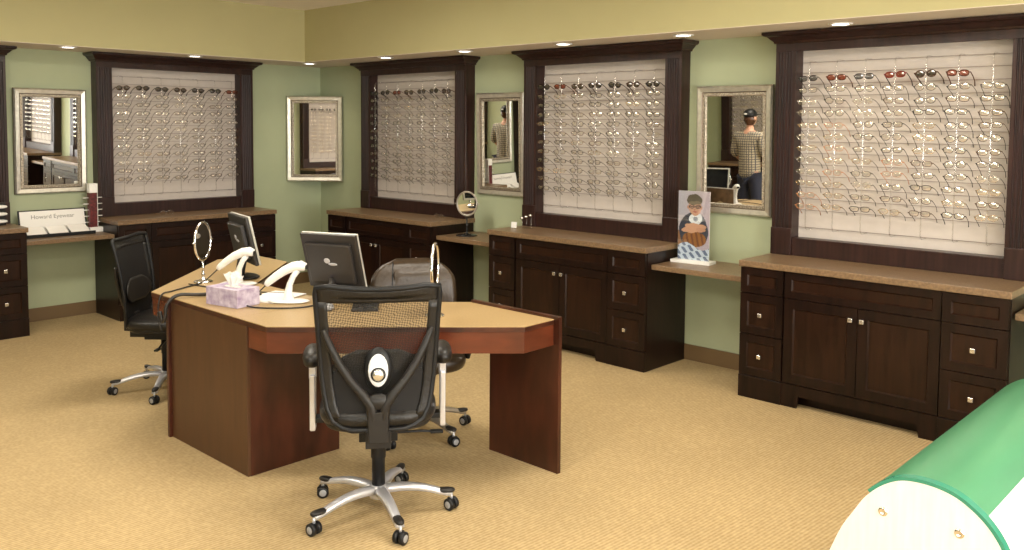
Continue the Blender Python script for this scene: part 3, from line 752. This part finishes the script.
def scanner(label, x, y, rz=RIGHT, s=1.0):
    t = thing('barcode_scanner', label, 'barcode scanner', (x, y, DT), rz, 'white barcode scanners on stands')
    b = MB(); b.ell((0, 0, .008), (.115*s, .062*s, .008), 'white', 28, 6, .85); b.build('stand_base', t)
    b = MB(); b.tube([(.0, 0, .01), (-.002, 0, .05), (.006, 0, .10), (.026, 0, .145), (.05, 0, .18)], [.034, .022, .017, .016, .018], 'white', 12); b.build('stand_arm', t)
    b = MB(); b.tube([(-.125, 0, .095), (-.115, 0, .108), (-.07, 0, .145), (-.02, 0, .178), (.03, 0, .200), (.07, 0, .205), (.095, 0, .198)], [.014, .019, .022, .025, .027, .029, .022], 'white', 14); h = b.build('scanner_body', t)
    b = MB(); b.box(.096, .102, -.016, .016, .186, .208, 'darkgrey'); b.ell((.06, 0, .233), (.008, .006, .003), 'darkgrey', 8, 4); b.build('scan_window', h, bevel=.002)
    b = MB(); b.tube([(-.125, 0, .095), (-.15, -.01, .07), (-.19, -.03, .03), (-.235, -.06, .006)], .0035, 'cable', 6); b.build('cord', t)
    return t
scanner('white barcode scanner on its stand behind the tissue box', 3.60, -3.06)
scanner('white barcode scanner on its stand right of the tissue box', 4.285, -3.14)

t = thing('tissue_box', 'lilac patterned tissue box with a white tissue on the desk', 'tissue box', (4.248, -3.432, DT), math.atan2(-3.48+3.432, 4.001-4.248), None)
b = MB(); b.box(0, .25, -.155, 0, 0, .098, 'tissuebox'); b.build('carton', t, bevel=.002)
b = MB(); b.ell((.125, -.078, .098), (.065, .028, .0015), 'paper', 20, 4); b.build('slot_film', t)
b = MB(); rt_ = random.Random(3)
for q in range(5):   # crumpled leaves of the pulled-up tissue
    a0 = q*1.25+.3; lean_ = .012+.022*rt_.random(); h_ = .065+.03*rt_.random()
    def tf(u, v, a0=a0, lean_=lean_, h_=h_):
        w_ = (.014+.040*u)*(1-.25*u*u)
        return (.120+lean_*u*math.cos(a0)*1.6+(v-.5)*2*w_*math.sin(a0+.9), -.078+lean_*u*math.sin(a0)*.7+(v-.5)*1.2*w_*math.cos(a0+.9)+.006*math.sin(9*v+q), .094+h_*u*(1-.35*abs(v-.5-.2*math.sin(q)))+.004*math.sin(14*v))
    b.grid(tf, 6, 10, 'paper')
b.build('tissue', t, solid=.001)

def vanity(label, x, y, rz, z0=DT, hgt=.355, r=.083, metal='chrome', glass='mirror', base=.058, ang=0, stand=None):
    t = thing('vanity_mirror', label, 'mirror', (x, y, z0), rz, None)
    b = MB(); b.lathe([(0, 0), (base, 0), (base, .006), (base*.8, .012), (base*.35, .018), (.010, .026), (.008, .04), (.012, .05), (.007, .06), (.007, .085), (.012, .095), (.006, .105), (.006, hgt-2*r-.01), (0, hgt-2*r-.01)], stand or metal, 28); b.build('stand', t)
    cz = hgt-r
    T = Matrix.Translation((0, 0, cz)) @ Matrix.Rotation(ang, 4, 'X')
    pts = [(r*.87*math.cos(2*PI*k/36), 0, r*1.0*math.sin(2*PI*k/36)) for k in range(36)]
    b = MB(); b.tube(pts, .009, metal, 8, closed=True, T=T, upv=(0, 1, 0)); h = b.build('rim', t)
    g = MB(); g.prismy([(p[0]*.97, p[2]*.97) for p in pts], -.002, .002, glass, T); g.build('mirror_disc', h)
    b = MB(); yk = [(s_*(r*.87+.006), 0, cz) for s_ in (1, -1)]
    b.tube([(r*.87, 0, cz), (r*.87+.022, 0, cz)], .006, metal, 8); b.tube([(-r*.87, 0, cz), (-r*.87-.022, 0, cz)], .006, metal, 8)
    b.build('pivot', t)
    return t
vanity('round chrome vanity mirror standing on the left arm of the desk', 3.37, -3.17, RIGHT+math.radians(82), r=.115, hgt=.372)
vanity('round chrome vanity mirror seen edge-on, before the leather chair', 5.115, -2.80, RIGHT+math.radians(86), hgt=.375, r=.12, base=.05)
vanity('oval black-stemmed vanity mirror on the shelf right of the corner board', 2.74, -.30, RIGHT-.25, z0=.79, hgt=.40, r=.108, metal='pewter', base=.10, stand='blackgloss')

def cable(label, pts, r=.0045, m='cable'):
    P = [Vector(p) for p in pts]; out = []
    for i in range(len(P)-1):
        p0 = P[max(i-1, 0)]; p1 = P[i]; p2 = P[i+1]; p3 = P[min(i+2, len(P)-1)]
        for k in range(6):
            u = k/6; out.append(.5*((2*p1)+(p2-p0)*u+(2*p0-5*p1+4*p2-p3)*u*u+(3*p1-p0-3*p2+p3)*u**3))
    out.append(P[-1]); b = MB(); b.tube(out, r, m, 8); return tag(b.build('cable'), label, 'cable')
Z = DT+.006
cable('thick black cable looping over the left front edge of the desk', [(4.03, -3.16, Z+.004), (3.85, -3.30, Z+.006), (3.80, -3.42, Z+.008), (3.755, -3.52, Z+.012), (3.735, -3.575, DT-.03), (3.73, -3.585, DT-.10), (3.71, -3.59, DT-.13), (3.70, -3.60, DT-.07)], .010)
cable('thin black cable from the left scanner over the desk corner', [(3.42, -3.21, Z), (3.50, -3.36, Z), (3.56, -3.47, Z), (3.60, -3.535, Z+.002), (3.605, -3.56, DT-.03), (3.61, -3.57, DT-.12), (3.63, -3.56, DT-.2)], .0045)
cable('thin black cord curling round the foot of the right scanner', [(4.12, -3.34, Z), (4.30, -3.36, Z), (4.47, -3.20, Z), (4.45, -3.02, Z), (4.36, -2.955, Z+.012)], .0045)
cable('black cord lying between tissue box and round chrome mirror', [(3.40, -3.28, Z), (3.62, -3.24, Z), (3.78, -3.19, Z), (3.95, -3.10, Z), (4.10, -3.0, Z)], .004)

b = MB(); b.box(-.11, .11, -.15, .15, 0, .004, 'paper'); b.box(-.10, .12, -.14, .14, .004, .007, 'paper')
o = b.build('paper_stack'); o.location = (4.10, -3.12, DT); o.rotation_euler = (0, 0, .35); tag(o, 'white papers lying between the tissue box and right scanner', 'paper')
t = thing('keyboard', 'dark keyboard half hidden behind the back of the chair', 'keyboard', (4.62, -2.86, DT), math.radians(140), None)
b = MB(); b.box(-.21, .21, -.07, .07, 0, .016, 'darkgrey'); b.build('case', t, bevel=.004)
b = MB()
for i in range(14):
    for j in range(5): b.box(-.20+i*.0286, -.176+i*.0286, -.062+j*.025, -.041+j*.025, .016, .022, 'black')
b.build('keys', t)
t = thing('computer_mouse', 'blue grey computer mouse seen through the chair mesh', 'computer mouse', (4.60, -3.10, DT), 1.0, None)
b = MB(); b.ell((0, 0, .016), (.032, .055, .017), 'wheel', 18, 10, .85); b.build('shell', t); b = MB(); b.ell((0, .03, .031), (.004, .010, .004), 'black', 8, 6); b.build('scroll_wheel', t)

# ------------------------------------------------------------------ shelf and counter items
# printed photo of a child in a clear stand
def paint(u, v):
    """colour of the print at u (0..1 left-right), v (0..1 bottom-top)"""
    wob = .010*math.sin(31*v+5*u)+.008*math.sin(23*u+11*v)
    e = lambda cx, cy, rx, ry: ((u+wob-cx)/rx)**2+((v+wob*.5-cy)/ry)**2 < 1
    c = (.50+.08*u, .46, .52)
    if v < .42 and u < .22: c = (.32, .16, .08)
    if e(.5, .42, .47, .27) and v > .26: c = (.06, .065, .09)           # dark sleeves
    if e(.56, .60, .20, .085): c = (.80, .80, .84)                        # pale chest
    if e(.56, .60, .08, .03): c = (.25, .26, .32)
    if e(.52, .30, .38, .115): c = (.36, .15, .05) if math.sin(40*u+17*v) > -.3 else (.20, .08, .04)
    if v < .20+.05*math.sin(6*u): c = (.16, .20, .32) if math.sin(u*29+v*13)+math.sin(v*70+u*21) > .2 else (.66, .72, .84)
    if e(.56, .49, .36, .045) or e(.40, .435, .28, .040): c = (.66, .36, .23)
    if e(.72, .44, .16, .035): c = (.60, .31, .20)
    if e(.53, .765, .205, .125): c = (.64, .36, .25)                     # face
    if e(.32, .765, .035, .03) or e(.74, .765, .035, .03): c = (.55, .28, .18)
    if v > .815 and e(.52, .875, .25, .085): c = (.14, .11, .08)         # backwards cap
    if e(.52, .83, .19, .022): c = (.24, .19, .13)
    for gx in (.43, .63):
        q = ((u-gx)/.085)**2+((v-.775)/.028)**2
        if .45 < q < 1.1: c = (.05, .04, .05)
        elif q <= .12: c = (.10, .07, .06)
    if abs(v-.780) < .005 and .34 < u < .72: c = (.05, .04, .05)
    if e(.53, .735, .03, .014): c = (.50, .24, .16)
    if e(.53, .700, .075, .011): c = (.48, .14, .12)
    return c
t = thing('photo_stand', 'upright photo of a capped child on the shelf by the mirror', 'photo', (5.055, -.21, .79), .10, None)
b = MB(); b.box(-.155, .155, -.06, .06, 0, .022, 'white'); b.build('stand_base', t, bevel=.002)
b = MB(); b.box(-.125, .125, .002, .006, .022, .53, 'paper'); b.build('backing', t); b = MB(); b.box(-.122, .122, .0062, .0072, .03, .525, 'backprint'); b.ell((.0, .0072, .26), (.075, .0008, .17), 'backarch', 20, 10); b.build('back_print', t)
nu, nv = 64, 128; me = bpy.data.meshes.new('picture')
vs = []; fs = []; cols = []
for i in range(nu):
    for j in range(nv):
        u0, u1, v0, v1 = i/nu, (i+1)/nu, j/nv, (j+1)/nv; k = len(vs)
        vs += [(-.125+.25*u, .0, .022+.508*v) for u, v in ((u0, v0), (u1, v0), (u1, v1), (u0, v1))]; fs.append((k, k+1, k+2, k+3)); cols += [paint((u0+u1)/2, (v0+v1)/2)]*4
me.from_pydata(vs, [], fs); ca = me.color_attributes.new('print', 'FLOAT_COLOR', 'CORNER')
for i, c in enumerate(cols): ca.data[i].color = (*c, 1)
me.materials.append(M['print']); o = bpy.data.objects.new('picture', me); scn.collection.objects.link(o); o.parent = t
b = MB(); b.box(-.128, .128, -.006, -.003, .022, .533, 'lensclear' if 0 else 'glass'); b.build('clear_cover', t)

# white card tray on the left shelf with its wording
t = thing('card_tray', 'black tray with white header card reading Howard Eyewear', 'display tray', (.13, -2.925, .79), PI/2, None)
b = MB(); b.box(-.285, .285, -.20, -.0, 0, .012, 'black'); b.box(-.285, .285, -.205, -.197, 0, .03, 'black'); b.build('tray', t, bevel=.002)
Tt = Matrix.Translation((0, -.01, .012)) @ Matrix.Rotation(-.20, 4, 'X')
b = MB(); b.box(-.285, .285, 0, .006, 0, .215, 'black', Tt); bk = b.build('back_panel', t)
b = MB(); b.box(-.272, .272, -.003, -.0005, .005, .205, 'paper', Tt); hd = b.build('header_card', t)
for k in range(3):
    b = MB(); T = Matrix.Translation((-.18+.18*k, -.02, .075)) @ Matrix.Rotation(.42, 4, 'X')
    b.box(-.080, .080, -.175, 0, -.004, .002, 'paper', T); b.build('card', t)
fc = bpy.data.curves.new('lettering', 'FONT'); fc.body = 'Howard Eyewear'; fc.size = .052; fc.align_x = 'CENTER'; fc.extrude = .0003; fc.materials.append(mat('grey_ink', (.25, .24, .22), .6))
tmp = bpy.data.objects.new('lettering', fc); scn.collection.objects.link(tmp)
bpy.context.view_layer.update()
lm = bpy.data.meshes.new_from_object(tmp.evaluated_get(bpy.context.evaluated_depsgraph_get())); bpy.data.objects.remove(tmp)
o = bpy.data.objects.new('lettering', lm); scn.collection.objects.link(o); o.parent = hd
o.matrix_local = Tt @ Matrix.Translation((0, -.0036, .135)) @ Matrix.Rotation(PI/2, 4, 'X')

t = thing('accessory_stand', 'narrow maroon counter stand with white ends and side pegs', 'display stand', (.17, -2.60, .79), PI/2, None)
b = MB(); b.box(-.045, .075, -.05, .04, 0, .045, 'white'); b.build('stand_base', t, bevel=.003)
b = MB(); b.box(-.035, .030, -.03, .03, .045, .36, 'red'); b.build('column', t)
b = MB(); b.box(-.038, .036, -.032, .032, .36, .445, 'white'); b.build('header_block', t, bevel=.002)
b = MB(); b.box(.030, .034, -.032, .032, .045, .36, 'white'); b.build('edge_strip', t)
for k in range(5):
    for s_ in (-1, 1):
        b = MB(); zz = .09+.056*k; b.tube([(s_*.032, 0, zz), (s_*.085, -.0, zz)], .004, 'white', 8); b.build('peg', t)

t = thing('eyewear_tray_rack', 'stack of pale trays on the counter at the left edge', 'tray rack', (.22, -3.44, CT), PI/2, None)
b = MB(); b.box(-.10, .10, -.01, .01, 0, .19, 'darkgrey'); b.build('post', t)
for k in range(3):
    b = MB(); b.ell((0, -.03, .035+.062*k), (.105, .06, .016), 'white', 20, 8, .7); b.build('tray', t)

t = thing('counter_display', 'small white card and three clear pegs on the middle counter', 'counter display', (3.40, -.30, CT), 0, None)
b = MB(); b.box(-.06, -.0, -.05, -.045, 0, .05, 'paper', Matrix.Rotation(-.1, 4, 'X')); b.build('card', t)
b = MB(); b.ell((.05, .02, .005), (.085, .035, .005), 'glass', 20, 6); b.build('foot', t)
for k in range(3):
    b = MB(); x = -.0+.05*k; b.tube([(x, .03, .005), (x, .03, .08+.015*k)], .004, 'rod', 8)
    b.ell((x, .02, .085+.015*k), (.018, .012, .012), 'nickel', 10, 6); b.build('peg', t)

def loose_glasses(label, loc, rz, k):
    e = bpy.data.objects.new('eyeglasses', None); e.empty_display_size = .03; scn.collection.objects.link(e)
    for n, me_ in PARTS[k].items():
        o = bpy.data.objects.new(n.split('_')[0], me_); scn.collection.objects.link(o); o.parent = e
    e.matrix_world = Matrix.Translation(loc) @ Matrix.Rotation(rz, 4, 'Z') @ Matrix.Rotation(.30, 4, 'X')
    tag(e, label, 'eyeglasses')
loose_glasses('silver eyeglasses lying on the counter under the left wall board', (.27, -1.95, CT+.0195), PI/2, 5)
loose_glasses('silver eyeglasses on the counter beside the oval vanity mirror', (2.30, -.24, CT+.0195), 0, 5)

# ------------------------------------------------------------------ green-topped table, front right
GX0, GX1 = 7.165, 7.80; GY0, GY1 = -2.746, -1.1
t = thing('green_topped_table', 'white-ended table with a curved green top at the lower right', 'table', ((GX0+GX1)/2, GY0, 0), 0, None)
def dense(P_, k=4):
    o_ = []
    for i in range(len(P_)-1):
        p0 = P_[max(i-1, 0)]; p1 = P_[i]; p2 = P_[i+1]; p3 = P_[min(i+2, len(P_)-1)]
        for q in range(k):
            u = q/k; o_.append(tuple(.5*((2*p1[j])+(p2[j]-p0[j])*u+(2*p0[j]-5*p1[j]+4*p2[j]-p3[j])*u*u+(3*p1[j]-p0[j]-3*p2[j]+p3[j])*u**3) for j in (0, 1)))
    return o_+[P_[-1]]
def dome():
    # half outline in x (centred) and z of the end board
    pts = [(-.42, 0), (-.281, .258), (-.238, .365), (-.194, .442), (-.154, .505), (-.098, .560)]
    arc = [(-.034, .594), (.045, .602), (.121, .590), (.180, .560), (.230, .518), (.269, .464), (.295, .40), (.315, .32), (.33, .22), (.345, 0)]
    return pts+arc
dm = dome()
dm = dense(dm[1:-1], 4); dm = [(-.42, 0)]+dm+[(.345, 0)]
b = MB(); b.prismy(dm, -.022, 0, 'whitewood'); b.build('end_board', t, bevel=.002)
b = MB(); b.prismy(dm, GY1-GY0, GY1-GY0+.022, 'whitewood'); b.build('end_board', t, bevel=.002)
# green sheet wrapped over the dome
def band(pts_, y0, y1, th_, mt, edge, name):
    out = []
    for i, p in enumerate(pts_):
        a = Vector(pts_[max(i-1, 0)]); c = Vector(pts_[min(i+1, len(pts_)-1)]); d = (c-a).normalized(); out.append((p[0]-d.y*th_, p[1]+d.x*th_))
    b = MB(); n = len(pts_); m_ = 2*n
    vs = [(x, y, z_) for y in (y0, y1) for (x, z_) in pts_+out]
    b.add(vs, [(n+i, n+i+1, m_+n+i+1, m_+n+i) for i in range(n-1)], mt, True)
    b.add(vs, [(i+1, i, m_+i, m_+i+1) for i in range(n-1)], mt, True)
    b.add(vs, [(i, i+1, n+i+1, n+i) for i in range(n-1)]+[(m_+n+i, m_+n+i+1, m_+i+1, m_+i) for i in range(n-1)]+[(0, n, m_+n, m_), (n-1, m_+n-1, m_+2*n-1, 2*n-1)], edge)
    return b.build(name, t)
L_ = GY1-GY0
ctl = [p for p in dm if p[1] > .02 and p[0] > -.15 or p[1] > .55]
arcd = dense([p for p in dm if p[0] > -.15])
band(arcd, -.023, .012, .012, 'greenedge', 'greenedge', 'edge_strip')
band([p for p in arcd if p[1] > .53], .012, L_, .007, 'green', 'greenedge', 'green_top')
band([p for p in arcd if p[1] <= .535 and p[0] > 0], .012, L_, .004, 'whitewood', 'whitewood', 'side_skin')
b = MB(); b.prismy([(-.36, .02), (.32, .02), (.27, .36), (.20, .48), (-.13, .52), (-.20, .40)], 0, L_, 'whitewood'); b.build('storage_box', t)
for (x, z_) in ((-.095, .467), (.148, .470)):
    R_ = Matrix.Translation((x, -.022, z_)) @ Matrix.Rotation(PI/2, 4, 'X')
    b = MB(); b.lathe([(0, .003), (.006, .003), (.007, .006), (.015, .004), (.017, 0)], 'chrome', 20, T=R_); b.build('bolt', t)

# ------------------------------------------------------------------ person seen in the wall mirrors
def skinned(name, verts, edges, mname, parent, sub=2, root=0):
    me_ = bpy.data.meshes.new(name); me_.from_pydata([v[:3] for v in verts], edges, [])
    me_.materials.append(M[mname]); o_ = bpy.data.objects.new(name, me_); scn.collection.objects.link(o_); o_.parent = parent
    sk = o_.modifiers.new('skin', 'SKIN'); sk.use_smooth_shade = True
    for i, v in enumerate(verts):
        r = v[3]; me_.skin_vertices[0].data[i].radius = (r, v[4] if len(v) > 4 else r)
    me_.skin_vertices[0].data[root].use_root = True
    s_ = o_.modifiers.new('sub', 'SUBSURF'); s_.levels = sub; s_.render_levels = sub
    return o_
def chain(V, Ed, start, pts):
    k = start
    for p in pts: V.append(p); Ed.append((k, len(V)-1)); k = len(V)-1
    return k
pr = thing('person', 'person in a black cap and plaid shirt seen from behind in the mirrors', 'person', (2.42, -5.60, 0), PI+.15, None)
V = [(0, 0, .96, .15, .11)]; Ed = []     # local facing +y (rotated to face the back wall)
ch = chain(V, Ed, 0, [(0, -.01, 1.10, .14, .10), (0, 0, 1.28, .16, .11), (0, -.01, 1.43, .13, .09), (0, 0, 1.52, .055, .055), (0, .01, 1.60, .06, .06)])
sh = 3
for s_ in (-1, 1):
    e_ = chain(V, Ed, sh, [(s_*.19, -.01, 1.43, .055), (s_*.25, -.03, 1.20, .042), (s_*.24, .12, 1.08, .034), (s_*.20, .26, 1.10, .026), (s_*.19, .31, 1.11, .030, .016)])
    for q in range(4):
        dx = (q-1.5)*.021; ln = [.9, 1.05, 1.0, .8][q]
        chain(V, Ed, e_, [(s_*.19+dx, .345, 1.115, .0095), (s_*.19+dx*1.1, .345+.035*ln, 1.105, .0085), (s_*.19+dx*1.1, .345+.05*ln, 1.08, .0075)])
    chain(V, Ed, e_, [(s_*.155, .31, 1.115, .011), (s_*.135, .335, 1.12, .009), (s_*.135, .365, 1.12, .008)])
    chain(V, Ed, 0, [(s_*.095, 0, .86, .09), (s_*.11, .015, .50, .058), (s_*.115, -.02, .10, .04), (s_*.12, .03, .045, .035), (s_*.125, .14, .03, .032)])
skinned('body', V, Ed, 'skin', pr)
h = MB(); h.ell((0, .02, 1.69), (.076, .098, .118), 'skin', 24, 16); h.ell((0, .122, 1.675), (.013, .018, .02), 'skin', 10, 8)
for s_ in (-1, 1):
    h.ell((s_*.077, .01, 1.68), (.012, .02, .03), 'skin', 10, 8); h.ell((s_*.03, .105, 1.70), (.014, .010, .009), 'white', 10, 6); h.ell((s_*.03, .114, 1.70), (.006, .004, .006), 'black', 8, 6)
h.ell((0, .108, 1.635), (.024, .008, .007), 'g_red', 10, 6); hd_ = h.build('head', pr)
h = MB(); h.ell((0, .0, 1.675), (.082, .092, .10), 'g_brown', 20, 12); h.build('hair', pr)
h = MB(); h.ell((0, .005, 1.735), (.088, .108, .085), 'black', 24, 12); h.box(-.07, .07, .09, .17, 1.725, 1.733, 'black'); h.build('cap', pr, bevel=.003)
h = MB(); h.ell((0, -.100, 1.745), (.028, .008, .012), 'white', 12, 6); h.build('cap_mark', pr)
V = [(0, 0, .80, .175, .14)]; Ed = []
V.append((0, 0, .92, .178, .14)); Ed.append((0, 1))
chain(V, Ed, 1, [(0, -.01, 1.10, .17, .135), (0, 0, 1.30, .19, .14), (0, -.01, 1.44, .15, .11), (0, 0, 1.49, .08, .075)])
for s_ in (-1, 1): chain(V, Ed, 4, [(s_*.20, -.01, 1.43, .075), (s_*.255, -.03, 1.20, .06), (s_*.25, .04, 1.13, .052)])
skinned('plaid_shirt', V, Ed, 'plaid', pr)
V = [(0, 0, .95, .165, .125)]; Ed = []
for s_ in (-1, 1): chain(V, Ed, 0, [(s_*.097, 0, .84, .11), (s_*.11, .015, .50, .078), (s_*.117, -.015, .10, .062)])
skinned('trousers', V, Ed, 'denim', pr)
for s_ in (-1, 1):
    h = MB(); h.ell((s_*.122, .06, .042), (.05, .14, .042), 'black', 18, 10, .8); h.build('shoe', pr)
print('GLASSES', count, 'objects', len(bpy.data.objects))
